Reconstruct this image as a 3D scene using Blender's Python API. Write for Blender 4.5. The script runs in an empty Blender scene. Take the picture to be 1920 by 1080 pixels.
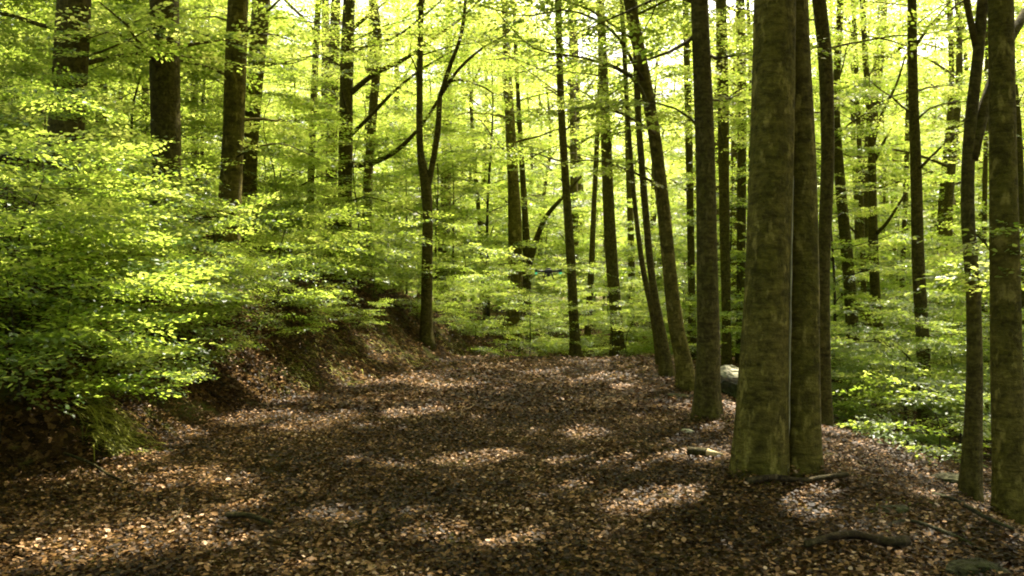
import bpy, math, random
import numpy as np
from mathutils import Vector

R = math.radians
random.seed(7)
rng = np.random.default_rng(11)
sc = bpy.context.scene
col = sc.collection

# ------------------------------------------------------------------ camera, sky, sun, exposure
F = 1600.0                       # focal length in photo pixels (1920 wide)
CAMZ = 1.6
cam_d = bpy.data.cameras.new("camera"); cam_d.sensor_width = 36; cam_d.lens = 36 * F / 1920
cam_d.clip_start = 0.05; cam_d.clip_end = 2000
cam_d.dof.use_dof = False
cam = bpy.data.objects.new("camera", cam_d); col.objects.link(cam)
cam.location = (0, 0, CAMZ); cam.rotation_euler = (R(90), 0, 0)
sc.camera = cam

SUN_EL, SUN_AZ = 57.0, 32.0      # azimuth clockwise from +Y (the viewing direction)
SUN = Vector((math.sin(R(SUN_AZ)) * math.cos(R(SUN_EL)), math.cos(R(SUN_AZ)) * math.cos(R(SUN_EL)), math.sin(R(SUN_EL))))
w = bpy.data.worlds.new("World"); sc.world = w; w.use_nodes = True
nt = w.node_tree; bg = nt.nodes["Background"]
sky = nt.nodes.new("ShaderNodeTexSky"); sky.sky_type = 'NISHITA'; sky.sun_disc = False
sky.sun_elevation = R(SUN_EL); sky.sun_rotation = R(SUN_AZ)
sky.air_density = 1.0; sky.dust_density = 10.0; sky.ozone_density = 0.0
nt.links.new(sky.outputs[0], bg.inputs[0]); bg.inputs[1].default_value = 0.15
sl = bpy.data.lights.new("sun", 'SUN'); sl.energy = 5.0; sl.angle = R(0.53); sl.color = (1.0, 0.93, 0.78)
so = bpy.data.objects.new("sun", sl); col.objects.link(so)
so.rotation_euler = SUN.to_track_quat('Z', 'Y').to_euler()
vs = sc.view_settings; vs.view_transform = 'Standard'; vs.look = 'None'; vs.gamma = 1.0; vs.exposure = 2.15
vs.use_curve_mapping = False
try:
    sc.cycles.max_bounces = 7; sc.cycles.diffuse_bounces = 4; sc.cycles.transmission_bounces = 5
    sc.cycles.glossy_bounces = 2; sc.cycles.filter_width = 2.0
    sc.cycles.sample_clamp_indirect = 6.0
    sc.cycles.use_light_tree = False
except Exception: pass

# ------------------------------------------------------------------ helpers
def sstep(a, b, x):
    t = np.clip((x - a) / (b - a), 0, 1); return t * t * (3 - 2 * t)

XLy = [-12, 0, 4.5, 7.1, 7.9, 9.0, 10.7, 13.5, 17, 19.7, 24, 30, 45]
XLx = [-6.5, -5.2, -4.7, -4.5, -3.75, -3.6, -3.6, -2.75, -1.85, -1.2, 0.2, 3.0, 12.0]
XRy = [-12, 4, 6, 8, 12, 16, 20, 26, 45]
XRx = [3.6, 3.4, 3.0, 2.75, 2.75, 3.0, 3.3, 6.5, 22.0]
def wob(x, y):
    return (np.sin(x * 1.7 + 1.3 * np.sin(y * 0.9)) * np.cos(y * 1.3 + 0.7 * np.sin(x * 1.1)))
def height(x, y):
    x = np.asarray(x, float); y = np.asarray(y, float)
    xl = np.interp(y, XLy, XLx); xr = np.interp(y, XRy, XRx)
    s = np.maximum(xl - x, 0); s2 = s * s / (s + 0.25)
    up = np.where(s2 < 1.5, 1.05 * s2, 1.575 + 0.5 * (s2 - 1.5))
    up = np.where(s2 > 5, 3.325 + 2.6 * (1 - np.exp(-(s2 - 5) * 0.14)), up)
    up = up * (1 - 0.55 * sstep(16, 34, y))
    e = np.maximum(x - xr, 0); e2 = e * e / (e + 0.8)
    dn = -3.4 * (1 - np.exp(-e2 * 0.13))
    back = -2.2 * (1 - np.exp(-np.maximum(y - 19.5, 0) * 0.055))
    z = up + dn + back * (1 - 0.5 * sstep(0, 4, e))
    z = z + 0.09 * wob(x * 0.8, y * 0.8) * sstep(0.0, 1.2, s + e) + 0.025 * wob(x * 2.1, y * 1.9) + 0.012 * wob(x * 5.3 + 2, y * 4.7)
    z = z + 0.12 * wob(x * 2.3, y * 2.0 + 3) * sstep(0.1, 0.8, s)
    far = np.hypot(x, y)
    z = z + 3.0 * sstep(60, 140, far) * wob(x * 0.02, y * 0.02)
    z = z - height.z0 if hasattr(height, 'z0') else z
    return z
height.z0 = float(height(0.0, 0.0))
H = lambda x, y: float(height(x, y))

def P(px, py, D):
    return Vector(((px - 960) / F * D, D, CAMZ + (540 - py) / F * D))
def hit(px, py):
    d = P(px, py, 1.0) - Vector((0, 0, CAMZ)); t = 2.0
    while t < 90:
        p = Vector((0, 0, CAMZ)) + d * t
        if H(p.x, p.y) >= p.z: return Vector((p.x, p.y, H(p.x, p.y)))
        t += 0.04
    return Vector((d.x * 60, 60, H(d.x * 60, 60)))

def mesh_np(name, V, Fc, mat, attr=None, smooth=True):
    """V (n,3); Fc list of (m,k) int arrays"""
    me = bpy.data.meshes.new(name)
    V = np.asarray(V, np.float32)
    me.vertices.add(len(V)); me.vertices.foreach_set("co", V.ravel())
    fl = [np.asarray(f, np.int32) for f in Fc if len(f)]
    loops = np.concatenate([f.ravel() for f in fl])
    counts = np.concatenate([np.full(len(f), f.shape[1], np.int32) for f in fl])
    starts = np.concatenate([[0], np.cumsum(counts)[:-1]]).astype(np.int32)
    me.loops.add(len(loops)); me.loops.foreach_set("vertex_index", loops)
    me.polygons.add(len(counts)); me.polygons.foreach_set("loop_start", starts)
    try: me.polygons.foreach_set("loop_total", counts)
    except Exception: pass
    me.polygons.foreach_set("use_smooth", np.full(len(counts), smooth))
    if attr is not None:
        a = me.attributes.new("tint", 'FLOAT', 'POINT'); a.data.foreach_set("value", np.asarray(attr, np.float32))
    me.materials.append(mat); me.update(calc_edges=True); me.validate()
    return me
def link(name, me, parent=None, loc=None):
    o = bpy.data.objects.new(name, me); col.objects.link(o)
    if parent is not None: o.parent = parent
    if loc is not None: o.location = loc
    return o
def tag(o, label=None, cat=None, group=None, kind=None):
    if label: o["label"] = label
    if cat: o["category"] = cat
    if group: o["group"] = group
    if kind: o["kind"] = kind
    return o
def thing(name, loc, label, cat, group=None):
    o = bpy.data.objects.new(name, None); col.objects.link(o); o.location = loc
    o.empty_display_size = 0.2
    return tag(o, label, cat, group)

class Acc:
    def __init__(s): s.V = []; s.F = {}; s.n = 0; s.A = []
    def add(s, V, F, a=0.5):
        V = np.asarray(V, float)
        for f in (F if isinstance(F, list) else [F]):
            f = np.asarray(f, int)
            if len(f): s.F.setdefault(f.shape[1], []).append(f + s.n)
        s.V.append(V); s.n += len(V)
        s.A.append(np.full(len(V), a) if np.isscalar(a) else a)
    def build(s, name, mat, smooth=True):
        return mesh_np(name, np.concatenate(s.V), [np.concatenate(x) for x in s.F.values()], mat, np.concatenate(s.A), smooth)

def tube(pts, rad, n=8, lobes=None, cap=True):
    pts = np.asarray([tuple(p) for p in pts], float); rad = np.asarray(rad, float)
    m = len(pts)
    T = np.gradient(pts, axis=0); T /= np.linalg.norm(T, axis=1)[:, None] + 1e-9
    ref = np.array([0, 1.0, 0]) if abs(T[0][1]) < 0.8 else np.array([0, 0, 1.0])
    U = np.cross(np.tile(ref, (m, 1)), T); U /= np.linalg.norm(U, axis=1)[:, None] + 1e-9
    W = np.cross(T, U)
    th = np.arange(n) / n * 2 * math.pi
    r = rad[:, None] * np.ones((1, n))
    if lobes is not None: r = r * lobes(np.arange(m) / (m - 1), th)
    V = pts[:, None, :] + r[..., None] * (np.cos(th)[None, :, None] * U[:, None, :] + np.sin(th)[None, :, None] * W[:, None, :])
    V = V.reshape(-1, 3)
    i = np.arange(m - 1)[:, None] * n; j = np.arange(n)[None, :]; k = (j + 1) % n
    Fq = np.stack([i + j, i + k, i + n + k, i + n + j], -1).reshape(-1, 4)
    out = [Fq]
    if cap:
        V = np.concatenate([V, pts[:1], pts[-1:]]); a, b = m * n, m * n + 1
        jj = np.arange(n); kk = (jj + 1) % n
        out.append(np.stack([kk, jj, np.full(n, a)], -1)); out.append(np.stack([(m - 1) * n + jj, (m - 1) * n + kk, np.full(n, b)], -1))
    return V, out
def resample(pts, step):
    pts = np.asarray([tuple(p) for p in pts], float)
    d = np.concatenate([[0], np.cumsum(np.linalg.norm(np.diff(pts, axis=0), axis=1))])
    n = max(3, int(d[-1] / step) + 1)
    # catmull-rom through the points
    t = np.linspace(0, d[-1], n); out = []
    for tt in t:
        i = min(len(d) - 2, max(0, int(np.searchsorted(d, tt, side='right')) - 1))
        u = (tt - d[i]) / max(1e-6, d[i + 1] - d[i])
        p1, p2 = pts[i], pts[i + 1]
        m1 = (pts[i + 1] - pts[i - 1]) / (d[i + 1] - d[i - 1]) if i > 0 else (p2 - p1) / (d[i + 1] - d[i])
        m2 = (pts[i + 2] - pts[i]) / (d[i + 2] - d[i]) if i + 2 < len(pts) else (p2 - p1) / (d[i + 1] - d[i])
        h = d[i + 1] - d[i]
        out.append((2*u**3-3*u**2+1)*p1 + (u**3-2*u**2+u)*h*m1 + (-2*u**3+3*u**2)*p2 + (u**3-u**2)*h*m2)
    return np.array(out), t / d[-1]

# ------------------------------------------------------------------ materials
def new_mat(name):
    m = bpy.data.materials.new(name); m.use_nodes = True
    n = m.node_tree; n.nodes.clear()
    out = n.nodes.new("ShaderNodeOutputMaterial"); return m, n, out
def N(n, t, **k):
    x = n.nodes.new(t)
    for a, b in k.items(): setattr(x, a, b)
    return x
def ramp(n, stops, src):
    r = N(n, "ShaderNodeValToRGB"); e = r.color_ramp.elements
    while len(e) < len(stops): e.new(0.5)
    for el, (p, c) in zip(e, stops): el.position = p; el.color = (*c, 1)
    n.links.new(src, r.inputs[0]); return r.outputs[0]
def mixc(n, fac, a, b, mode='MIX'):
    m = N(n, "ShaderNodeMix", data_type='RGBA', blend_type=mode)
    for s, v in ((m.inputs[0], fac), (m.inputs[6], a), (m.inputs[7], b)):
        if hasattr(v, 'links') or isinstance(v, bpy.types.NodeSocket): n.links.new(v, s)
        else: s.default_value = v if isinstance(v, float) else (*v, 1)
    return m.outputs[2]
def noise(n, vec, scale, detail=4, rough=0.6, dist=0.0):
    t = N(n, "ShaderNodeTexNoise"); t.inputs["Scale"].default_value = scale
    t.inputs["Detail"].default_value = detail; t.inputs["Roughness"].default_value = rough
    t.inputs["Distortion"].default_value = dist
    if vec is not None: n.links.new(vec, t.inputs["Vector"])
    return t.outputs[0]
def mapping(n, src, scale=(1, 1, 1)):
    m = N(n, "ShaderNodeMapping"); m.inputs["Scale"].default_value = scale
    n.links.new(src, m.inputs[0]); return m.outputs[0]

def leaf_mat(name, refl, trans, tfac=0.5, gloss=0.35, rough=0.42):
    m, n, out = new_mat(name)
    at = N(n, "ShaderNodeAttribute", attribute_name="tint")
    cr = ramp(n, refl, at.outputs["Fac"]); ct = ramp(n, trans, at.outputs["Fac"])
    pb = N(n, "ShaderNodeBsdfPrincipled"); pb.inputs["Roughness"].default_value = rough
    pb.inputs["Specular IOR Level"].default_value = gloss
    n.links.new(cr, pb.inputs["Base Color"])
    tr = N(n, "ShaderNodeBsdfTranslucent"); n.links.new(ct, tr.inputs[0])
    mx = N(n, "ShaderNodeMixShader"); mx.inputs[0].default_value = tfac
    n.links.new(pb.outputs[0], mx.inputs[1]); n.links.new(tr.outputs[0], mx.inputs[2])
    n.links.new(mx.outputs[0], out.inputs[0]); return m
LEAF = leaf_mat("beech_leaf",
    [(0.0, (0.030, 0.075, 0.010)), (0.5, (0.065, 0.125, 0.018)), (1.0, (0.13, 0.19, 0.035))],
    [(0.0, (0.20, 0.32, 0.022)), (0.5, (0.42, 0.53, 0.06)), (1.0, (0.66, 0.69, 0.15))], 0.60, 0.5, 0.38)
CANOPY = leaf_mat("canopy_leaf",
    [(0.0, (0.035, 0.085, 0.006)), (0.5, (0.065, 0.14, 0.010)), (1.0, (0.10, 0.18, 0.018))],
    [(0.0, (0.12, 0.24, 0.008)), (0.5, (0.26, 0.38, 0.014)), (1.0, (0.40, 0.50, 0.03))], 0.5, 0.3, 0.45)
LITTER = leaf_mat("dead_leaf",
    [(0.0, (0.010, 0.006, 0.0009)), (0.30, (0.030, 0.0145, 0.0022)), (0.52, (0.095, 0.048, 0.010)), (0.78, (0.29, 0.155, 0.058)), (1.0, (0.60, 0.42, 0.27))],
    [(0.0, (0.03, 0.012, 0.004)), (1.0, (0.2, 0.10, 0.03))], 0.12, 0.15, 0.6)
GRASS = leaf_mat("moss_blade",
    [(0.0, (0.05, 0.06, 0.006)), (1.0, (0.40, 0.38, 0.05))],
    [(0.0, (0.10, 0.14, 0.01)), (1.0, (0.55, 0.55, 0.06))], 0.35, 0.2, 0.6)

def bark_mat(name, dark, mid, moss, mossf=0.5, lichen=0.3, bump=0.35, scale=1.0):
    m, n, out = new_mat(name)
    tc = N(n, "ShaderNodeTexCoord").outputs["Object"]
    hor = mapping(n, tc, (3 * scale, 3 * scale, 11 * scale))
    ver = mapping(n, tc, (7 * scale, 7 * scale, 3.2 * scale))
    n1 = noise(n, hor, 1.6, 6, 0.65, 0.4); n2 = noise(n, ver, 1.5, 5, 0.6); n3 = noise(n, tc, 1.3, 4, 0.6)
    n4 = noise(n, tc, 26, 3, 0.7)
    c = ramp(n, [(0.30, dark), (0.62, mid)], n1)
    mf = ramp(n, [(0.40, (0, 0, 0)), (0.62, (mossf,) * 3)], n3)
    c = mixc(n, mf, c, moss)
    n5 = noise(n, mapping(n, tc, (5 * scale, 5 * scale, 4 * scale)), 1.8, 7, 0.7, 0.6)
    c = mixc(n, ramp(n, [(0.40, (0, 0, 0)), (0.55, (0.75,) * 3)], n5), mixc(n, 0.6, c, tuple(v * 0.4 for v in dark)), c)
    lf = ramp(n, [(0.56, (0, 0, 0)), (0.66, (lichen,) * 3)], n2)
    c = mixc(n, lf, c, tuple(min(1, v * 1.7 + 0.015) for v in mid))
    c = mixc(n, ramp(n, [(0.35, (0.62,) * 3), (0.6, (1,) * 3)], n4), (0, 0, 0), c)
    pb = N(n, "ShaderNodeBsdfPrincipled"); pb.inputs["Roughness"].default_value = 0.85
    pb.inputs["Specular IOR Level"].default_value = 0.1
    n.links.new(c, pb.inputs["Base Color"])
    add = N(n, "ShaderNodeMath", operation='ADD'); n.links.new(n1, add.inputs[0])
    a2 = N(n, "ShaderNodeMath", operation='MULTIPLY_ADD'); n.links.new(n4, a2.inputs[0]); a2.inputs[1].default_value = 0.6
    n.links.new(n2, a2.inputs[2]); n.links.new(a2.outputs[0], add.inputs[1])
    bp = N(n, "ShaderNodeBump"); bp.inputs["Strength"].default_value = bump; bp.inputs["Distance"].default_value = 0.03
    n.links.new(add.outputs[0], bp.inputs["Height"]); n.links.new(bp.outputs[0], pb.inputs["Normal"])
    n.links.new(pb.outputs[0], out.inputs[0]); return m
BEECH = bark_mat("mossy_beech_bark", (0.048, 0.038, 0.005), (0.225, 0.182, 0.036), (0.120, 0.112, 0.010), 0.6, 0.55, 1.0)
DARK = bark_mat("dark_bark", (0.038, 0.030, 0.006), (0.155, 0.124, 0.030), (0.090, 0.088, 0.010), 0.55, 0.3, 0.6, 1.5)
TWIG = bark_mat("twig_bark", (0.03, 0.024, 0.012), (0.075, 0.06, 0.032), (0.05, 0.06, 0.015), 0.4, 0.3, 0.3, 2)
DEAD = bark_mat("dead_wood", (0.02, 0.014, 0.006), (0.09, 0.062, 0.026), (0.055, 0.062, 0.010), 0.8, 0.6, 0.5, 3)

def ground_mat(name, mossamt):
    m, n, out = new_mat(name)
    geo = N(n, "ShaderNodeNewGeometry").outputs["Position"]
    v1 = N(n, "ShaderNodeTexVoronoi"); v1.inputs["Scale"].default_value = 17; v1.inputs["Randomness"].default_value = 1
    dv = N(n, "ShaderNodeVectorMath", operation='ADD')
    ns = N(n, "ShaderNodeTexNoise"); ns.inputs["Scale"].default_value = 9; n.links.new(geo, ns.inputs["Vector"])
    sc_ = N(n, "ShaderNodeVectorMath", operation='SCALE'); sc_.inputs["Scale"].default_value = 0.10
    n.links.new(ns.outputs["Color"], sc_.inputs[0]); n.links.new(geo, dv.inputs[0]); n.links.new(sc_.outputs[0], dv.inputs[1])
    n.links.new(dv.outputs[0], v1.inputs["Vector"])
    sep = N(n, "ShaderNodeSeparateColor"); n.links.new(v1.outputs["Color"], sep.inputs[0])
    c = ramp(n, [(0.0, (0.010, 0.006, 0.0012)), (0.4, (0.028, 0.015, 0.0025)), (0.75, (0.062, 0.034, 0.007)), (1.0, (0.15, 0.085, 0.025))], sep.outputs[0])
    big = noise(n, geo, 0.55, 4, 0.6)
    c = mixc(n, ramp(n, [(0.35, (0.55,) * 3), (0.65, (1,) * 3)], big), (0.012, 0.009, 0.004), c)
    mo = noise(n, geo, 1.7, 5, 0.65)
    c = mixc(n, ramp(n, [(0.50, (0, 0, 0)), (0.64, (mossamt,) * 3)], mo), c, (0.065, 0.075, 0.012))
    pb = N(n, "ShaderNodeBsdfPrincipled"); pb.inputs["Roughness"].default_value = 0.9
    pb.inputs["Specular IOR Level"].default_value = 0.05
    n.links.new(c, pb.inputs["Base Color"])
    fine = noise(n, geo, 45, 3, 0.7)
    ma = N(n, "ShaderNodeMath", operation='MULTIPLY_ADD'); n.links.new(sep.outputs[1], ma.inputs[0]); ma.inputs[1].default_value = 0.8
    n.links.new(fine, ma.inputs[2])
    bp = N(n, "ShaderNodeBump"); bp.inputs["Strength"].default_value = 0.9; bp.inputs["Distance"].default_value = 0.03
    n.links.new(ma.outputs[0], bp.inputs["Height"]); n.links.new(bp.outputs[0], pb.inputs["Normal"])
    n.links.new(pb.outputs[0], out.inputs[0]); return m
PATHM = ground_mat("leaf_strewn_soil", 0.25)
BANKM = ground_mat("mossy_soil", 0.75)

def plain(name, colr, rough=0.5, emit=None, est=0, bumps=0, var=0.0, scale=8):
    m, n, out = new_mat(name)
    pb = N(n, "ShaderNodeBsdfPrincipled"); pb.inputs["Roughness"].default_value = rough
    tc = N(n, "ShaderNodeTexCoord").outputs["Object"]; nn = noise(n, tc, scale, 6, 0.65)
    lo = tuple(v * (1 - var) for v in colr)
    n.links.new(ramp(n, [(0.35, lo), (0.62, colr)], nn), pb.inputs["Base Color"])
    if bumps:
        bp = N(n, "ShaderNodeBump"); bp.inputs["Strength"].default_value = bumps; bp.inputs["Distance"].default_value = 0.04
        n.links.new(nn, bp.inputs["Height"]); n.links.new(bp.outputs[0], pb.inputs["Normal"])
    if emit:
        pb.inputs["Emission Color"].default_value = (*emit, 1); pb.inputs["Emission Strength"].default_value = est
    n.links.new(pb.outputs[0], out.inputs[0]); return m
ROCK = plain("limestone", (0.5, 0.46, 0.30), 0.9, bumps=0.8, var=0.7, scale=6)
MOSSROCK = bark_mat("mossy_stone", (0.03, 0.026, 0.012), (0.09, 0.08, 0.04), (0.05, 0.058, 0.008), 0.9, 0.4, 0.7, 2)
CUTWOOD = plain("cut_wood", (0.50, 0.38, 0.17), 0.8, bumps=0.3, var=0.35, scale=14)
BLACK = plain("black_plastic", (0.02, 0.02, 0.02), 0.4)
GLASSL = plain("lens_glass", (0.01, 0.01, 0.015), 0.1)
GREENL = plain("green_lamp", (0.1, 0.6, 0.3), 0.4, (0.12, 0.8, 0.35), 0.12)

# ------------------------------------------------------------------ ground
def grid_axis(segs):
    out = [segs[0][0]]
    for a, b, s in segs:
        n = max(1, int(round((b - a) / s))); out += list(np.linspace(a, b, n + 1)[1:])
    return np.array(out)
gx = grid_axis([(-400, -120, 20), (-120, -30, 3), (-30, -8, 0.5), (-8, 8, 0.1), (8, 30, 0.5), (30, 120, 3), (120, 400, 20)])
gy = grid_axis([(-200, -40, 16), (-40, -4, 1.5), (-4, 3, 0.4), (3, 24, 0.1), (24, 60, 0.6), (60, 140, 4), (140, 600, 25)])
GX, GY = np.meshgrid(gx, gy); GZ = height(GX, GY)
near = (np.abs(GX) < 9) & (GY > 2) & (GY < 25)
GZ = GZ + np.where(near, 0.012 * (rng.random(GX.shape) - 0.5), 0)
V = np.stack([GX, GY, GZ], -1).reshape(-1, 3); nx, ny = len(gx), len(gy)
ii, jj = np.meshgrid(np.arange(nx - 1), np.arange(ny - 1)); q = (jj * nx + ii).ravel()
Q = np.stack([q, q + 1, q + nx + 1, q + nx], -1)
cx = V[Q].mean(1); xl = np.interp(cx[:, 1], XLy, XLx); xr = np.interp(cx[:, 1], XRy, XRx)
wv = 0.12 * wob(cx[:, 0] * 0 + 3, cx[:, 1] * 2.2)
on_path = (cx[:, 0] > xl + wv) & (cx[:, 0] < xr + 0.1 - wv) & (cx[:, 1] > -12) & (cx[:, 1] < 45)
on_bank = (~on_path) & (cx[:, 0] <= xl + wv) & (cx[:, 0] > -60) & (cx[:, 1] > -40) & (cx[:, 1] < 60)
def sub(mask, name, mat):
    f = Q[mask]; u, inv = np.unique(f, return_inverse=True)
    o = link(name, mesh_np(name, V[u], [inv.reshape(f.shape)], mat)); tag(o, kind="structure"); return o
sub(on_path, "path", PATHM); sub(on_bank, "hillside", BANKM); sub(~(on_path | on_bank), "ground", BANKM)

# ------------------------------------------------------------------ leaves
def leaves_mesh(acc, Pp, D, Nn, L, tint, fine=True, wid=0.31, curl=0.0):
    D = D / (np.linalg.norm(D, axis=1)[:, None] + 1e-9)
    S = np.cross(Nn, D); S /= np.linalg.norm(S, axis=1)[:, None] + 1e-9
    Nn = np.cross(D, S)
    if fine:
        T = [(0, 0, 0), (0.30, wid, 0.07), (0.68, wid * 0.85, 0.06), (1, 0, -0.05), (0.68, -wid * 0.85, 0.06), (0.30, -wid, 0.07)]
        Fi = [[0, 3, 2, 1], [0, 5, 4, 3]]
    else:
        T = [(0, 0, 0), (0.45, wid * 1.1, 0.08), (1, 0, -0.04), (0.45, -wid * 1.1, 0.08)]; Fi = [[0, 3, 2, 1]]
    k = len(T); n = len(Pp); L = L[:, None]
    cu = curl if np.isscalar(curl) else curl[:, None]
    Vs = [Pp + D * L * a + S * L * b + Nn * L * (c + cu * (a - 0.5) ** 2 * 2 + cu * abs(b) * 1.5) for a, b, c in T]
    Vv = np.stack(Vs, 1).reshape(-1, 3)
    base = np.arange(n)[:, None] * k
    Ff = np.concatenate([base + np.array(f)[None, :] for f in Fi])
    acc.add(Vv, Ff, np.repeat(tint, k))

def make_spray(seed, gap=0.060):
    r = np.random.default_rng(seed); P_, D_, ax = [], [], []
    t = 0.10; side = 1
    while t < 1.0:
        droop = -0.10 * t * t
        base = np.array([t, 0.04 * math.sin(t * 4 + seed), droop])
        ln = (0.50 * (1 - t) ** 0.8 + 0.10) * r.uniform(0.75, 1.15)
        an = side * r.uniform(0.65, 0.95)
        d = np.array([math.cos(an), math.sin(an), r.uniform(-0.10, 0.05)])
        k = max(1, int(ln / gap)); ls = 1
        for q in range(1, k + 1):
            u = q * gap; p = base + d * u + np.array([0, 0, -0.12 * u * u])
            a2 = an + ls * r.uniform(0.4, 0.9) if q < k else an
            P_.append(p); D_.append((math.cos(a2), math.sin(a2), r.uniform(-0.25, 0.1))); ls = -ls
        ax.append((base, base + d * ln * 0.95))
        t += r.uniform(0.07, 0.10); side = -side
    return np.array(P_), np.array(D_), ax
SPR = [make_spray(i) for i in range(8)]
SPRF = [make_spray(i + 20, 0.095) for i in range(6)]

def place_sprays(acc, sprays, leaf, fine, seed, far=False, tilt=0.30, cull=None, tb=0.5):
    """sprays: list of (pos, yaw, pitch, roll, scale)"""
    r = np.random.default_rng(seed); lib = SPRF if far else SPR
    PP, DD, NN, LL, TT = [], [], [], [], []
    for (p, yaw, pit, rol, s) in sprays:
        a, b, _ = lib[r.integers(len(lib))]
        cy, sy = math.cos(yaw), math.sin(yaw); cp, sp = math.cos(pit), math.sin(pit); cr, sr = math.cos(rol), math.sin(rol)
        Rm = np.array([[cy, -sy, 0], [sy, cy, 0], [0, 0, 1]]) @ np.array([[cp, 0, -sp], [0, 1, 0], [sp, 0, cp]]) @ np.array([[1, 0, 0], [0, cr, -sr], [0, sr, cr]])
        PP.append(a @ Rm.T * s + p); DD.append(b @ Rm.T)
        NN.append(np.tile(Rm[:, 2], (len(a), 1)))
        TT.append(np.full(len(a), tb + r.normal(0, 0.16)))
    if not PP: return
    Pp = np.concatenate(PP); D = np.concatenate(DD); Nn = np.concatenate(NN); T = np.concatenate(TT)
    if cull is not None:
        k = cull(Pp); Pp, D, Nn, T = Pp[k], D[k], Nn[k], T[k]
    n = len(Pp)
    Nn = Nn + r.normal(0, tilt, (n, 3)); Nn /= np.linalg.norm(Nn, axis=1)[:, None]
    D = D + r.normal(0, 0.15, (n, 3)); Pp = Pp + r.normal(0, 0.012, (n, 3))
    L = leaf * r.uniform(0.65, 1.2, n)
    leaves_mesh(acc, Pp, D, Nn, L, np.clip(T + r.normal(0, 0.16, n), 0, 1), fine)

def limb(r, start, az, el, length, rad, nseg=6, flat=0.5, wig=0.15):
    p = np.array(start, float); pts = [p.copy()]; 
    for i in range(nseg):
        t = (i + 1) / nseg; e = el * (1 - flat * t) + r.normal(0, wig * 0.5); a = az + r.normal(0, wig)
        az = a
        p = p + np.array([math.cos(e) * math.cos(a), math.cos(e) * math.sin(a), math.sin(e)]) * (length / nseg)
        pts.append(p.copy())
    return np.array(pts), np.linspace(rad, rad * 0.25, nseg + 1), az

def gen_tree(seed, axis, zc, zt, R0, nlimb, subs=5, spl=6, el=(0.5, 0.9), leaf=0.10, fine=False, far=False,
             rad=0.05, cull=None, sscale=(0.8, 1.3), prof='crown', tb=0.5, droop=0.0, flat=0.5):
    """axis(z)->xy of the trunk; returns (limb acc, leaf acc)"""
    r = np.random.default_rng(seed); La, Fa = Acc(), Acc(); spr = []
    az = r.uniform(0, 6.28)
    for i in range(nlimb):
        u = (i + r.uniform(0, 0.8)) / nlimb; z = zc + (zt - zc) * u * 0.95
        az += 2.4 + r.normal(0, 0.3)
        if prof == 'crown': ln = R0 * (0.55 + 0.6 * math.sin(math.pi * min(1, 0.15 + u * 0.85))) * r.uniform(0.8, 1.15)
        elif prof == 'oval': ln = R0 * (0.35 + 0.75 * math.sin(math.pi * min(1, .12 + u * .85))) * r.uniform(0.45, 1.3)
        else: ln = R0 * (1.0 - 0.75 * u) * r.uniform(0.6, 1.2)
        e = r.uniform(*el) * (1 + 0.35 * u)
        x, y = axis(z)
        pts, rr, _ = limb(r, (x, y, z), az, e, ln, rad * (1 - 0.6 * u), 6, flat)
        v, f = tube(pts, rr, 5, cap=False); La.add(v, f)
        # sprays along the limb and its sub-branches
        for k in range(spl):
            t = 0.30 + 0.70 * (k + r.uniform(0, 1)) / spl
            q = np.array([np.interp(t * 6, range(7), pts[:, c]) for c in range(3)])
            dv = pts[-1] - pts[0]; ya = math.atan2(dv[1], dv[0])
            spr.append((q, ya + (1 if k % 2 else -1) * r.uniform(0.3, 1.1), r.uniform(-0.15, 0.25) - droop, r.normal(0, 0.2), r.uniform(*sscale)))
        spr.append((pts[-1], math.atan2(dv[1], dv[0]), r.uniform(-0.2, 0.2) - droop, 0.0, r.uniform(*sscale)))
        for k in range(subs):
            t = 0.25 + 0.7 * (k + r.uniform(0, 1)) / max(1, subs)
            q = np.array([np.interp(t * 6, range(7), pts[:, c]) for c in range(3)])
            dv = pts[-1] - pts[0]; ya = math.atan2(dv[1], dv[0]) + (1 if k % 2 else -1) * r.uniform(0.5, 1.1)
            p2, r2, _ = limb(r, q, ya, e * 0.4 + r.normal(0, 0.1), ln * r.uniform(0.3, 0.55), rad * 0.4 * (1 - 0.5 * t), 4, flat)
            v, f = tube(p2, r2, 3, cap=False); La.add(v, f)
            for s in range(spl):
                t2 = 0.15 + 0.85 * (s + r.uniform(0, 1)) / spl
                q2 = np.array([np.interp(t2 * 4, range(5), p2[:, c]) for c in range(3)])
                spr.append((q2, ya + (1 if s % 2 else -1) * r.uniform(0.2, 1.0), r.uniform(-0.2, 0.25) - droop, r.normal(0, 0.22), r.uniform(*sscale)))
    place_sprays(Fa, spr, leaf, fine, seed + 999, far, cull=cull, tb=tb)
    return La, Fa

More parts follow.
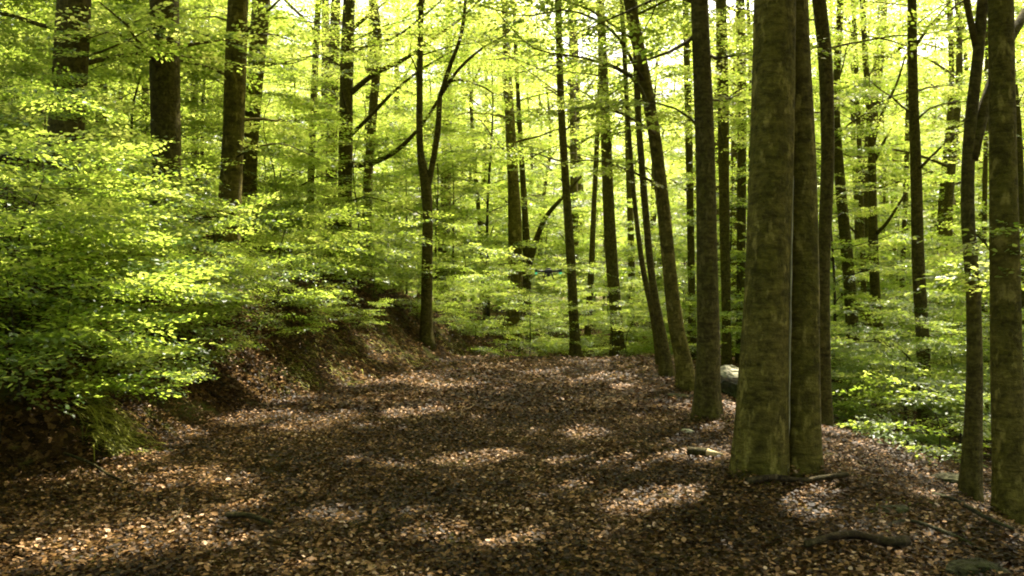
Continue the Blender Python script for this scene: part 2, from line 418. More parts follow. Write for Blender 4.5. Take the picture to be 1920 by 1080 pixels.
# ---- gaps in the canopy through which the sun reaches the ground
def shaft(px, py, rad, z=None):
    p = hit(px, py) if z is None else P(px, py, z)
    return (np.array(p), rad)
SHAFTS = [shaft(*a) for a in [
    (150, 1035, .30), (230, 1030, .35), (310, 1005, .30), (330, 900, .35), (420, 905, .25), (560, 800, .35), (620, 785, .35),
    (680, 720, .55), (760, 715, .6), (840, 725, .5), (770, 775, .4), (860, 870, .28), (930, 855, .28),
    (1080, 872, .30), (1150, 872, .30), (1180, 950, .25), (1250, 935, .28), (1110, 680, .6), (1120, 710, .7), (1020, 700, .4),
    (1250, 858, .22), (1330, 855, .25), (1860, 1050, .5), (1100, 815, .3), (240, 860, .35), (190, 800, .4), (30, 1060, .3),
    (480, 690, .5), (690, 650, .4), (1640, 1020, .25)]]
SHAFTS += [shaft(1690, 810, 0.9, 12.5), shaft(1770, 850, 0.6, 11.5), shaft(1620, 760, 0.7, 13.0), shaft(1368, 705, .5, 14),
           shaft(250, 560, .45, 8.5), shaft(150, 420, .45, 9.0), shaft(420, 560, .4, 10), shaft(560, 620, .5, 11), shaft(60, 300, .6, 9),
           shaft(300, 380, .4, 11), shaft(250, 640, .4, 7.8), shaft(620, 560, .5, 13), shaft(480, 420, .6, 14), shaft(448, 420, .35, 15.4), shaft(342, 380, .3, 13.7), shaft(1475, 720, .25, 7.0), shaft(1530, 780, .25, 7.1), shaft(1345, 640, .2, 10.3), shaft(1640, 770, .8, 12.5), shaft(1730, 820, .8, 12), shaft(1790, 880, .7, 11), shaft(1590, 790, .7, 12), shaft(1368, 700, .6, 11.5), shaft(200, 780, .5, 7.6), shaft(170, 740, .4, 7.8), shaft(1850, 440, .5, 8),
           shaft(1800, 690, .7, 11)]
for _ in range(70):
    _y = 4.5 + 13 * random.random(); _x = random.uniform(-0.55, .5) * _y
    if -4 < _x < 4: SHAFTS.append((np.array([_x, _y, H(_x, _y)]), random.uniform(.06, .19)))
SHAFTS += [(np.array([x, y, 0.5]), 1.1) for x, y in [(-1, 22.5), (1, 23), (3, 22.5), (5, 23), (0, 26), (2, 27), (-3, 25), (7, 24), (9, 20)]]
SD = np.array(SUN)
def cull_shafts(off):
    off = np.array(off, float)
    def f(Pp):
        W = Pp + off; keep = np.ones(len(W), bool)
        for c, rad in SHAFTS:
            d = W - c; t = d @ SD; perp = d - t[:, None] * SD
            wob_ = 1 + 0.25 * np.sin(W[:, 0] * 5) * np.cos(W[:, 1] * 4)
            keep &= ~((t > 0.6) & (np.linalg.norm(perp, axis=1) < rad * wob_ + .05))
        return keep
    return f

# ------------------------------------------------------------------ trees that the photograph shows one by one
def flare(seed, amt=0.35, lob=5, rough=0.03):
    r = np.random.default_rng(seed); ph = r.uniform(0, 6.28, 6)
    def f(t, th):
        tt = t[:, None]; thh = th[None, :]
        fl = np.exp(-tt * 32)
        return 1 + amt * fl * (1 + 0.7 * np.cos(lob * thh + ph[0]) * (0.6 + 0.4 * np.cos(2 * thh + ph[1]))) \
            + rough * np.cos(3 * thh + ph[2] + 5 * tt) + rough * 0.8 * np.sin(2 * thh + ph[3] + 14 * tt) + rough * 0.4 * np.sin(40 * tt + 2 * thh + ph[4])
    return f

def trunk_pts(px_pts, D, top, base=None):
    """px_pts: (px, py, width px) from the foot upwards"""
    pts = [tuple(P(a, b, D)) for a, b, _ in px_pts]; rad = [c / 2 / F * D for _, _, c in px_pts]
    x0, y0, z0 = pts[0]; g = H(x0, y0)
    if base is None or z0 > g + 0.3:
        dx = (pts[0][0] - pts[1][0]) / max(0.2, pts[1][2] - pts[0][2])
        n = (x0 + dx * 0.5 * (z0 - g), y0, g - 0.15)
        pts = [n] + pts; rad = [rad[0] * 1.08] + rad
    else: pts[0] = (x0, y0, g - 0.15)
    x1, y1, z1 = pts[-1]; x2, y2, z2 = pts[-2]
    s = (x1 - x2) / max(0.3, z1 - z2)
    s = max(-0.2, min(0.2, s))
    r1 = rad[-1]
    for k in (0.33, 0.66, 1.0):
        dz = (top - z1) * k
        if top > z1 + 1: pts.append((x1 + s * dz * (1 - 0.3 * k), y1 + 0.2 * k, z1 + dz)); rad.append(max(0.02, r1 * (1 - 0.75 * k)))
    return pts, rad

def bough(pts, r0, r1, parent, base, n=7, mat=None, name="branch"):
    p, t = resample(pts, 0.25); p = p - np.array(base)
    rr = r0 + (r1 - r0) * t ** 0.8
    a = Acc(); v, f = tube(p, rr, n, flare(int(r0 * 1e4), 0, 3, 0.05)); a.add(v, f)
    return link(name, a.build(name, mat or DARK), parent)

def bough_leaves(pts, parent, base, leaf=0.075, dens=2.5, seed=0, start=0.3, fine=True, tb=0.5, sc=(0.7, 1.2), name="foliage"):
    p, t = resample(pts, 0.2); p = p - np.array(base); r = np.random.default_rng(seed); spr = []
    L = np.linalg.norm(np.diff(p, axis=0), axis=1).sum(); n = int(L * dens) + 2
    for k in range(n):
        u = start + (1 - start) * (k + r.uniform(0, 1)) / n; i = min(len(p) - 2, int(u * (len(p) - 1)))
        d = p[i + 1] - p[i]; ya = math.atan2(d[1], d[0])
        spr.append((p[i], ya + r.choice([-1, 1]) * r.uniform(0.2, 1.4), r.uniform(-0.25, 0.2), r.normal(0, 0.2), r.uniform(*sc)))
    spr.append((p[-1], ya, -0.1, 0, sc[1]))
    a = Acc(); place_sprays(a, spr, leaf, fine, seed + 5, tb=tb, cull=cull_shafts(base))
    return link(name, a.build(name, LEAF), parent)

def matched(name, pp, D, label, cat="tree", mat=None, top=15, crown=True, zc=8.0, R0=3.4, nl=11, n=14, seed=1, based=False,
            leaf=0.10, group=None, far=False, fl=0.5, flat=0.5, lum=CANOPY, tb=0.5, extra=None, subs=5, spl=5):
    mat = mat or DARK
    pts, rad = trunk_pts(pp, D, top, base=based or None)
    base = Vector((pts[0][0], pts[0][1], pts[0][2] + 0.15))
    t = thing(name, base, label, cat, group)
    p, tt = resample(pts, 0.22); d = np.concatenate([[0], np.cumsum(np.linalg.norm(np.diff(np.array(pts), axis=0), axis=1))]); d /= d[-1]
    rr = np.interp(tt, d, rad)
    a = Acc(); v, f = tube(p - np.array(base), rr, n, flare(seed, fl, 5)); a.add(v, f)
    link("trunk", a.build("trunk", mat), t)
    if crown:
        ax = lambda z: (float(np.interp(z, p[:, 2] - base.z, p[:, 0] - base.x)), float(np.interp(z, p[:, 2] - base.z, p[:, 1] - base.y)))
        cl = cull_shafts(base); rl = max(0.03, rr.max() * 0.28)
        zm = max(zc, CAMZ + 0.34 * D + 0.6)                    # the dense top of the crown starts here
        La, Fa = gen_tree(seed * 13 + 5, ax, zm - base.z, max(top, zm + 4) - base.z, R0 * (1.15 if D < 18 else 1), (nl if base.x > -3.5 else 6) if D < 18 else 5, leaf=0.12 if D < 18 else .09, cull=cl, rad=rl, flat=flat, tb=.4,
                          subs=(6 if D < 18 else 3), spl=(6 if D < 18 else 3))
        if D > 12.5:                                            # a few open lower boughs
            zl = zm - 0.22 * D
            L2, F2 = gen_tree(seed * 17 + 3, ax, zl - base.z, zm - base.z, R0 * .85, 6 + (D > 20) * 3, leaf=0.08, fine=D < 16, cull=cl, rad=rl * .6, flat=.7, tb=.6, subs=2, spl=4, el=(.15, .6), sscale=(.6, 1.1))
            for A_, B_ in ((La, L2),):
                A_.add(np.concatenate(B_.V), [np.concatenate(x) for x in B_.F.values()])
            link("low_foliage", F2.build("low_foliage", LEAF), t)
        link("limbs", La.build("limbs", mat), t); link("crown", Fa.build("crown", CANOPY if D < 18 else LEAF), t)
    return t, base, p

TR = {}
# the big twin-stemmed beech beside the path
hb = hit(1420, 893); D0 = hb.y
t, b, _ = matched("beech_tree", [(1421, 893, 100), (1428, 800, 94), (1434, 640, 88), (1438, 540, 84), (1446, 300, 80), (1452, 0, 76)], D0,
    "thick mossy twin-stemmed beech at the right edge of the path, the biggest in view", mat=BEECH, based=True, n=40, seed=3, fl=0.14, zc=8.5, R0=3.8)
TWB = b.copy()
pts2 = [P(1502, 897, D0 + .13), P(1503, 800, D0 + .13), P(1504, 640, D0 + .14), P(1505, 540, D0 + .16), P(1500, 300, D0 + .22), P(1488, 0, D0 + .32), P(1480, -500, D0 + .6), P(1500, -1300, D0 + 1.2)]
p, tt = resample(pts2, 0.12); p = p - np.array(b)
rr = np.interp(tt * len(pts2), range(8), [v / 2 / F * D0 for v in (68, 62, 58, 56, 52, 44, 30, 10)])
a = Acc(); v, f = tube(p, rr, 36, flare(8, 0.22, 4)); a.add(v, f); link("trunk", a.build("trunk", BEECH), t)
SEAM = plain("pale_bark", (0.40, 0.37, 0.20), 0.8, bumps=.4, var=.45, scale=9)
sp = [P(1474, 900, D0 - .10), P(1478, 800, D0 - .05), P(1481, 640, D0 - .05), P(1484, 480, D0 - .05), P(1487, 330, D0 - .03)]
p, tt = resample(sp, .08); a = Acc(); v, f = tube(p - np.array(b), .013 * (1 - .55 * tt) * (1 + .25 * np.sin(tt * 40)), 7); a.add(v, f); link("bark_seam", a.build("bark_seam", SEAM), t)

# right of the path
TR["straight"] = matched("beech_tree", [(1326, 787, 48), (1326, 740, 42), (1328, 640, 40), (1326, 540, 38), (1322, 300, 36), (1311, 0, 33)], hit(1326, 787).y,
    "straight dark tree just left of the big twin beech", based=True, seed=4, n=24, zc=8)
t, b, _ = TR["curved"] = matched("beech_tree", [(1290, 735, 34), (1284, 690, 28), (1268, 610, 27), (1257, 520, 26), (1243, 380, 25), (1222, 220, 24), (1180, 0, 22)], hit(1290, 735).y,
    "tree with a curved left-leaning trunk, left of the straight dark tree", based=True, seed=5, n=18, mat=BEECH)
matched("beech_tree", [(1252, 706, 24), (1246, 660, 18), (1232, 580, 15), (1220, 500, 14), (1206, 340, 13), (1196, 200, 12), (1190, 0, 11)], hit(1252, 706).y,
    "thin dark tree leaning left, right behind the curved leaning trunk", based=True, seed=6, nl=8, R0=2.6, n=12)
matched("beech_tree", [(1240, 690, 14), (1226, 600, 12), (1205, 500, 10), (1190, 380, 9), (1176, 200, 8), (1165, 0, 8)], 17.5,
    "thinnest of the stems leaning left at the right edge of the path crest", seed=7, nl=7, R0=2.2, n=10)
matched("beech_tree", [(1158, 668, 26), (1156, 600, 22), (1148, 500, 23), (1142, 400, 22), (1136, 250, 20), (1128, 60, 16)], 23.0,
    "sturdy trunk rising at the right end of the path crest with sunlit leaves behind", seed=8, zc=9, n=14)
matched("beech_tree", [(1079, 664, 19), (1076, 600, 18), (1071, 500, 17), (1063, 380, 15), (1052, 200, 14), (1046, 0, 12)], 21.5,
    "slim dark straight trunk at the middle of the path crest, beside the hovering drone", seed=9, zc=9, nl=9)
matched("beech_tree", [(1101, 662, 14), (1103, 600, 13), (1109, 500, 12), (1112, 420, 10), (1120, 250, 9)], 28.0,
    "thin trunk beyond the path crest between the slim dark and the sturdy trunk", seed=10, nl=8, R0=3)
matched("beech_tree", [(1182, 665, 17), (1182, 600, 15), (1184, 500, 13), (1178, 300, 11)], 31.0,
    "short-looking far trunk just right of the sturdy trunk behind the path crest", seed=11, nl=8, R0=3)
t, b, _ = matched("beech_tree", [(966, 650, 30), (966, 560, 28), (966, 430, 27), (963, 350, 22), (955, 200, 17)], 27.0,
    "broad brown trunk behind the centre of the path, left of the hovering drone", seed=12, mat=BEECH, nl=10, zc=9.5)
t, b, _ = matched("beech_tree", [(987, 650, 19), (987, 560, 18), (988, 490, 17), (984, 400, 12), (978, 300, 10)], 28.5,
    "forked dark tree directly right of the broad brown trunk behind the path", seed=13, nl=8, zc=10)
bough([P(989, 500, 28.5), P(1005, 450, 28.4), P(1025, 405, 28.2), P(1055, 370, 28), P(1090, 330, 27.8)], .14, .04, t, b)
matched("beech_tree", [(912, 590, 11), (906, 500, 10), (900, 430, 9), (890, 300, 8)], 33.0, "thin pale stem left of the broad brown trunk beyond the crest", seed=14, nl=8, R0=3)

# the forked tree on the end of the bank
t, b, _ = matched("beech_tree", [(800, 590, 20), (801, 500, 20), (802, 400, 19), (799, 350, 21), (788, 280, 13), (787, 150, 12), (790, 0, 10)], 19.0,
    "slender tree forked like a tuning fork, growing at the far end of the left bank", seed=15, nl=7, R0=2.8, zc=10)
bough([P(800, 362, 19), P(808, 320, 19), P(820, 250, 18.9), P(825, 180, 18.8)], .075, .06, t, b)
bough([P(825, 180, 18.8), P(845, 120, 18.6), P(866, 60, 18.4), P(875, -40, 18.2)], .055, .03, t, b)
bough([P(825, 178, 18.8), P(860, 130, 18.5), P(905, 90, 18.2), P(950, 65, 18)], .045, .02, t, b)

# branchy pair in the upper left centre
t, b, _ = TR["boughs"] = matched("beech_tree", [(645, 440, 28), (648, 300, 27), (650, 150, 25), (655, 0, 23)], 21.0,
    "dark tree with several long bare boughs reaching right over the path", seed=16, nl=9, zc=10, n=14)
TB = t; BB = b
for pl, r0 in [([(648, 308, 21), (690, 308, 20.6), (740, 285, 20.2), (790, 235, 19.8), (830, 175, 19.4), (850, 150, 19.2), (900, 160, 18.8), (925, 175, 18.6)], .085),
               ([(648, 262, 21), (690, 222, 20.7), (735, 175, 20.4), (790, 130, 20), (850, 95, 19.6)], .06),
               ([(652, 180, 21), (700, 140, 20.8), (760, 110, 20.5), (830, 60, 20), (880, 20, 19.6), (930, -40, 19.2)], .08),
               ([(652, 110, 21), (690, 85, 20.8), (740, 70, 20.5), (800, 25, 20), (850, -20, 19.6)], .05),
               ([(654, 60, 21), (690, 30, 20.8), (740, -10, 20.5)], .06)]:
    pt = [P(*q) for q in pl]
    br = bough(pt, r0, 0.015, t, b); bough_leaves(pt, t, b, 0.085, 2.6, int(r0 * 1000) + 3, 0.35, False, 0.62)
matched("beech_tree", [(688, 430, 18), (690, 330, 17), (700, 200, 16), (708, 80, 16), (700, 0, 15)], 22.5,
    "slightly wavy slim trunk just right of the tree with long bare boughs", seed=17, nl=8, zc=10)
matched("beech_tree", [(583, 350, 13), (586, 250, 13), (592, 100, 12), (597, 0, 11)], 23.0, "thin dark trunk left of the tree with long bare boughs", seed=18, nl=8, R0=2.8, zc=10)
matched("beech_tree", [(620, 430, 24), (622, 300, 22), (626, 120, 20), (630, 0, 18)], 26.5, "shadowy trunk half hidden behind the tree with long bare boughs", seed=19, nl=9, zc=10)

# trees on the left bank
TR["grey"] = matched("beech_tree", [(424, 500, 44), (430, 400, 42), (438, 250, 39), (443, 100, 38), (447, 0, 37)], 15.5,
    "grey mossy beech on the left bank, third thick trunk from the left", mat=BEECH, seed=20, n=24, zc=8)
matched("beech_tree", [(466, 320, 30), (474, 200, 30), (484, 80, 32), (490, 0, 32)], 19.0,
    "leaning beech on the left bank close behind the grey mossy one", mat=BEECH, seed=21, n=16, zc=9)
TR["second"] = matched("beech_tree", [(318, 440, 46), (313, 300, 52), (310, 150, 53), (309, 0, 52)], 13.8,
    "thick dark beech on the left bank, second thick trunk from the left", seed=22, n=24, zc=8)
TR["thickest"] = matched("beech_tree", [(118, 340, 66), (128, 200, 62), (136, 80, 61), (140, 0, 60)], 12.6,
    "thickest dark beech on the left bank, nearest to the photo's left edge", seed=23, n=28, zc=7.6)
for i, (pp, D, lab) in enumerate([
    ([(190, 200, 20), (192, 100, 20), (188, 0, 18)], 23, "medium trunk on the bank directly right of the thickest dark beech"),
    ([(74, 200, 17), (74, 100, 16), (72, 0, 15)], 25, "slim trunk on the bank left of the thickest dark beech"),
    ([(14, 200, 18), (14, 100, 17), (12, 0, 16)], 23, "slim trunk at the extreme left edge of the photo"),
    ([(50, 180, 10), (50, 80, 10), (48, 0, 9)], 33, "faint thin trunk between the two slim ones at the far left"),
    ([(272, 230, 14), (272, 100, 14), (270, 0, 13)], 25, "slim trunk standing directly left of the second thick trunk"),
    ([(366, 320, 15), (365, 150, 14), (368, 0, 14)], 26, "slim trunk between the second and third thick trunks on the bank"),
    ([(228, 150, 9), (240, 60, 8), (252, 0, 8)], 30, "spindly slanting stem on the bank between the two thickest trunks")]):
    matched("beech_tree", pp, D, lab, seed=40 + i, nl=8, n=10, zc=9.5, R0=3, lum=LEAF if D > 24 else CANOPY)

# trees right of the twin beech
matched("beech_tree", [(1549, 800, 22), (1546, 640, 21), (1545, 500, 22), (1552, 300, 24), (1548, 120, 26), (1536, 0, 26)], 13.0,
    "dark trunk directly right of the big twin beech", seed=50, n=16, zc=8)
matched("beech_tree", [(1600, 700, 24), (1597, 600, 23), (1590, 500, 22), (1576, 350, 20), (1568, 200, 13), (1576, 0, 12)], 21,
    "trunk bending left behind the pale sunlit bush", seed=51, n=12, zc=9.5)
t, b, _ = matched("beech_tree", [(1652, 670, 19), (1642, 560, 18), (1637, 430, 17), (1634, 270, 14), (1622, 100, 10), (1617, 0, 10)], 22,
    "thin tree with upswept side branches, second beyond the dark trunk right of the twin beech", seed=52, n=12, zc=9.5, nl=8)
for pl in ([(1636, 270, 22), (1655, 210, 21.8), (1680, 160, 21.5), (1698, 105, 21.2)], [(1640, 300, 22), (1655, 270, 21.9), (1672, 240, 21.7)], [(1642, 440, 22), (1665, 415, 21.5), (1705, 350, 21)]):
    bough([P(*q) for q in pl], .06, .02, t, b)
t, b, _ = TR["midway"] = matched("beech_tree", [(1734, 765, 24), (1730, 640, 23), (1722, 500, 22), (1718, 330, 20), (1712, 150, 18), (1710, 0, 16)], 17,
    "straight dark trunk midway between the twin beech and the right photo edge", seed=53, n=14, zc=8.5)
for pl in ([(1714, 90, 17), (1735, 60, 16.8), (1780, 5, 16.4)], [(1720, 320, 17), (1740, 300, 16.7), (1790, 250, 16.3)]):
    pt = [P(*q) for q in pl]; bough(pt, .04, .012, t, b); bough_leaves(pt, t, b, .08, 3, int(pl[0][1]), .3, True, .6)
D1 = hit(1818, 935).y
t, b, _ = matched("beech_tree", [(1816, 935, 34), (1822, 860, 30), (1827, 700, 28), (1824, 540, 26), (1814, 400, 24), (1818, 250, 22), (1834, 100, 20), (1842, 0, 19)], D1,
    "slim dark forked tree just left of the thick trunk at the photo's right edge", based=True, seed=54, n=18, zc=7.5)
bough([P(1822, 300, D1), P(1836, 240, D1), P(1852, 180, D1 + .1), P(1885, 90, D1 + .3), P(1925, 20, D1 + .5)], .065, .05, t, b)
bough([P(1832, 90, D1), P(1822, 50, D1), P(1812, 0, D1 - .1), P(1795, -60, D1 - .2)], .04, .025, t, b)
D2 = hit(1895, 985).y
TR["right"] = matched("beech_tree", [(1899, 985, 66), (1895, 900, 58), (1888, 740, 54), (1884, 540, 50), (1880, 300, 47), (1876, 0, 44)], D2,
    "thick mossy trunk rising at the right edge of the photo below the path", based=True, mat=BEECH, seed=55, n=28, fl=.2, zc=7.5)
for i, (pp, D, lab) in enumerate([
    ([(1362, 620, 16), (1358, 400, 20), (1356, 200, 22), (1352, 0, 20)], 22, "slim trunk seen close to the left side of the big twin beech"),
    ([(1389, 640, 16), (1390, 400, 17), (1391, 200, 18), (1388, 0, 17)], 25, "trunk half hidden by the left edge of the big twin beech"),
    ([(1297, 560, 14), (1294, 400, 14), (1290, 200, 13), (1285, 0, 12)], 25, "faint trunk just left of the straight tree"),
    ([(1622, 640, 10), (1618, 500, 10), (1612, 300, 9), (1600, 0, 9)], 27, "faint thin stem behind the trunk bending left"),
    ([(1690, 560, 9), (1700, 300, 9), (1706, 0, 8)], 34, "faint straight pole left of the midway dark trunk"),
    ([(1846, 640, 10), (1846, 400, 9), (1850, 200, 8)], 26, "thin far stem showing between the two trunks at the right edge"),
    ([(1912, 330, 14), (1905, 200, 13), (1888, 60, 12)], 20, "leaning stem at the upper right corner beyond the thick trunk")]):
    matched("beech_tree", pp, D, lab, seed=60 + i, nl=8, n=10, zc=9.5, R0=3, lum=LEAF if D > 24 else CANOPY)

def leafy(t, b, px, r0=.03, dens=3.2, seed=1, leaf=.07, start=.15):
    pt = [P(*q) for q in px]; bough(pt, r0, .006, t, b, 6); bough_leaves(pt, t, b, leaf, dens, seed, start, True, .55, (.45, .9))
leafy(TR["straight"][0], TR["straight"][1], [(1315, 95, 10.4), (1345, 110, 10.2), (1390, 100, 9.9), (1440, 95, 9.6)], seed=2)
leafy(TR["straight"][0], TR["straight"][1], [(1312, 60, 10.4), (1270, 90, 10.2), (1220, 110, 10), (1150, 125, 9.7)], seed=3)
leafy(TR["straight"][0], TR["straight"][1], [(1312, 10, 10.4), (1260, -10, 10.6), (1180, 20, 11), (1090, 60, 11.4)], seed=4)
leafy(TR["curved"][0], TR["curved"][1], [(1225, 230, 12.9), (1190, 150, 12.8), (1100, 110, 12.6), (1000, 90, 12.4), (930, 20, 12.2)], .035, seed=5)
leafy(TR["curved"][0], TR["curved"][1], [(1240, 350, 12.9), (1180, 320, 12.6), (1110, 300, 12.4), (1040, 310, 12.2)], .025, seed=6)
leafy(TR["curved"][0], TR["curved"][1], [(1228, 250, 12.9), (1170, 215, 12.4), (1110, 200, 12), (1040, 215, 11.6)], .025, 5, seed=25)
leafy(TR["straight"][0], TR["straight"][1], [(1320, 250, 10.4), (1280, 210, 10.6), (1220, 190, 11), (1160, 170, 11.5)], .02, 4, seed=26)
leafy(TR["curved"][0], TR["curved"][1], [(1205, 150, 12.9), (1150, 60, 12.4), (1070, 20, 12), (980, 30, 11.6), (900, 10, 11.4)], .03, 5, seed=27)
leafy(TR["straight"][0], TR["straight"][1], [(1318, 180, 10.4), (1350, 190, 10.8), (1390, 175, 11.3)], .02, 4, seed=28)
leafy(TR["grey"][0], TR["grey"][1], [(443, 90, 15.5), (480, 110, 14.6), (540, 120, 13.8), (600, 100, 13)], .03, seed=7)
leafy(TR["second"][0], TR["second"][1], [(310, 90, 13.8), (300, 60, 13), (330, 50, 12.2), (400, 70, 11.6), (470, 90, 11.2)], .03, seed=8)
leafy(TR["second"][0], TR["second"][1], [(310, 120, 13.8), (260, 90, 13), (210, 60, 12.4), (150, 80, 11.9)], .03, seed=9)
leafy(TR["thickest"][0], TR["thickest"][1], [(140, 105, 12.6), (180, 100, 12.2), (230, 80, 12), (290, 50, 11.8)], .03, seed=10)
leafy(TR["grey"][0], TR["grey"][1], [(436, 300, 15.5), (470, 280, 15), (530, 270, 14.4), (600, 300, 13.9)], .025, seed=11)
leafy(TR["boughs"][0], TR["boughs"][1], [(648, 380, 21), (690, 370, 20), (760, 390, 19), (830, 420, 18.4)], .03, seed=12)
leafy(TR["boughs"][0], TR["boughs"][1], [(648, 340, 21), (600, 330, 20.4), (560, 350, 19.8), (500, 360, 19)], .03, seed=13)
leafy(TR["right"][0], TR["right"][1], [(1884, 560, D2), (1870, 500, 8.0), (1850, 460, 7.4), (1820, 430, 7.0)], .015, 5, seed=14, leaf=.06)
leafy(TR["right"][0], TR["right"][1], [(1884, 540, D2), (1895, 470, 7.8), (1905, 430, 7.2)], .012, 5, seed=15, leaf=.06)
leafy(TR["midway"][0], TR["midway"][1], [(1714, 230, 17), (1750, 200, 16.4), (1820, 190, 15.8), (1880, 200, 15)], .02, seed=16)
leafy(TR["midway"][0], TR["midway"][1], [(1720, 690, 17), (1680, 650, 16), (1620, 640, 15), (1570, 650, 14.2)], .02, seed=17)

# ------------------------------------------------------------------ tree and sapling kinds that are repeated
def kind_tree(seed, hgt, r, zc, R0, leaf=0.15, far=True, tb=0.55, nl=9, subs=4):
    rr = np.random.default_rng(seed)
    pts = [(0, 0, -0.3), (rr.normal(0, .1), rr.normal(0, .1), hgt * .3), (rr.normal(0, .25), rr.normal(0, .2), hgt * .6), (rr.normal(0, .4), rr.normal(0, .3), hgt)]
    p, tt = resample(pts, 0.6); a = Acc(); v, f = tube(p, r * (1 - 0.85 * tt ** 1.3), 8, flare(seed, .3, 4)); a.add(v, f)
    ax = lambda z: (float(np.interp(z, p[:, 2], p[:, 0])), float(np.interp(z, p[:, 2], p[:, 1])))
    La, Fa = gen_tree(seed, ax, zc, hgt, R0, nl, subs=subs, spl=4 if subs < 5 else 6, leaf=leaf, far=far, rad=r * .35, tb=tb, el=(0.25, 0.75))
    v, f = np.concatenate(La.V), [np.concatenate(x) for x in La.F.values()]; a.add(v, f)
    return a.build("trunk", DARK), Fa.build("crown", LEAF)
def kind_sap(seed, hgt, r, zc, R0, nl, leaf=0.085, fine=False, subs=2, spl=4, far=False, tb=.5, el=(0.05, 0.35), sscale=(0.6, 1.0), prof='oval'):
    rr = np.random.default_rng(seed)
    pts = [(0, 0, -0.2), (rr.normal(0, .04), rr.normal(0, .04), hgt * .35), (rr.normal(0, .12), rr.normal(0, .12), hgt * .7), (rr.normal(0, .2), rr.normal(0, .2), hgt)]
    p, tt = resample(pts, 0.3); a = Acc(); v, f = tube(p, r * (1 - 0.85 * tt), 7, flare(seed, .3, 4)); a.add(v, f)
    ax = lambda z: (float(np.interp(z, p[:, 2], p[:, 0])), float(np.interp(z, p[:, 2], p[:, 1])))
    La, Fa = gen_tree(seed, ax, zc, hgt, R0, nl, subs=subs, spl=spl, leaf=leaf, fine=fine, far=far, rad=r * .4, tb=tb, el=el, prof=prof, sscale=sscale, flat=0.8)
    v, f = np.concatenate(La.V), [np.concatenate(x) for x in La.F.values()]; a.add(v, f)
    return a.build("stem", TWIG), Fa.build("foliage", LEAF)
def plant_at(name, parts, x, y, label, cat, group, s=1.0, rz=None, sz=None, names=("trunk", "crown")):
    t = thing(name, (x, y, H(x, y)), label, cat, group)
    t.rotation_euler[2] = random.uniform(0, 6.28) if rz is None else rz
    t.scale = (s, s, sz or s)
    for nm, me in zip(names, parts): link(nm, me, t)
    return t

ANCH = [(-200, None), (128, "thickest trunk"), (311, "second thick trunk"), (436, "grey beech"), (560, "thin bank trunk"), (650, "long-boughed tree"), (799, "fork-shaped tree"),
        (906, "thin pale stem"), (966, "broad brown trunk"), (1028, "hovering drone"), (1072, "slim crest trunk"), (1148, "sturdy crest trunk"), (1245, "curved trunk"), (1326, "straight tree"),
        (1450, "big twin beech"), (1593, "bending trunk"), (1640, "upswept-branched tree"), (1724, "midway dark trunk"), (1824, "slim forked tree"), (1888, "right-edge trunk"), (2200, None)]
BINS = {}
def defer(t, plural):
    px = 960 + t.location.x / max(1, t.location.y) * F
    k = max(0, min(len(ANCH) - 2, int(np.searchsorted([a[0] for a in ANCH], px)) - 1)); BINS.setdefault((plural, k), []).append(t)
def settle():
    for (plural, k), L in BINS.items():
        a, b = ANCH[k][1], ANCH[k + 1][1]
        where = ("left of the " + b) if a is None else (("right of the " + a) if b is None else ("between the " + a + " and the " + b))
        L.sort(key=lambda o: o.location.y)
        for i, o in enumerate(L):
            if len(L) == 1: q = "only one of the"
            elif i == 0: q = "nearest of the"
            elif i == len(L) - 1: q = "farthest of the"
            else: q = ["", "second", "third", "fourth", "fifth", "sixth", "seventh", "eighth", "ninth", "tenth", "eleventh", "twelfth", "thirteenth", "fourteenth", "fifteenth", "sixteenth", "seventeenth", "eighteenth", "nineteenth", "twentieth", "twenty-first", "twenty-second"][min(i, 21)] + " nearest of the"
            o["label"] = q + " " + plural + " " + where
            if len(o["label"].split()) > 16: o["label"] = o["label"].replace("only one of the", "lone one of").replace(" the ", " ", 1)

FAR = [kind_tree(100 + i, h, r, zc, R0, lf) for i, (h, r, zc, R0, lf) in enumerate(
    [(17, .17, 4.5, 3.4, .13), (19, .22, 6.0, 3.8, .13), (14, .12, 3.0, 2.8, .12), (20, .25, 7.5, 4.0, .13), (12, .10, 2.2, 2.6, .12)])]
SHADE = [kind_tree(150, 18, .2, 7.5, 4.6, .14, True, .4, 15, 7), kind_tree(151, 17, .22, 7, 4.8, .14, True, .4, 15, 7)]
UND = [kind_sap(200 + i, h, r, zc, R0, nl, 0.09, el=(.1, .6)) for i, (h, r, zc, R0, nl) in enumerate(
    [(6.5, .045, .8, 2.2, 18), (5.0, .035, .5, 1.9, 15), (9.5, .06, 1.6, 2.5, 24), (4.0, .03, .3, 1.7, 14)])]
NEAR = [kind_sap(300 + i, h, r, .2, R0, nl, 0.060, True, 2, 3, sscale=(0.55, 0.95), el=(0.0, .35), tb=.5) for i, (h, r, R0, nl) in enumerate(
    [(2.4, .022, 1.6, 10), (1.8, .018, 1.4, 9), (3.0, .028, 1.8, 12), (1.1, .014, 1.1, 7)])]

def keepout(x, y, lst, d):
    return all((x - a) ** 2 + (y - b) ** 2 > d * d for a, b in lst)
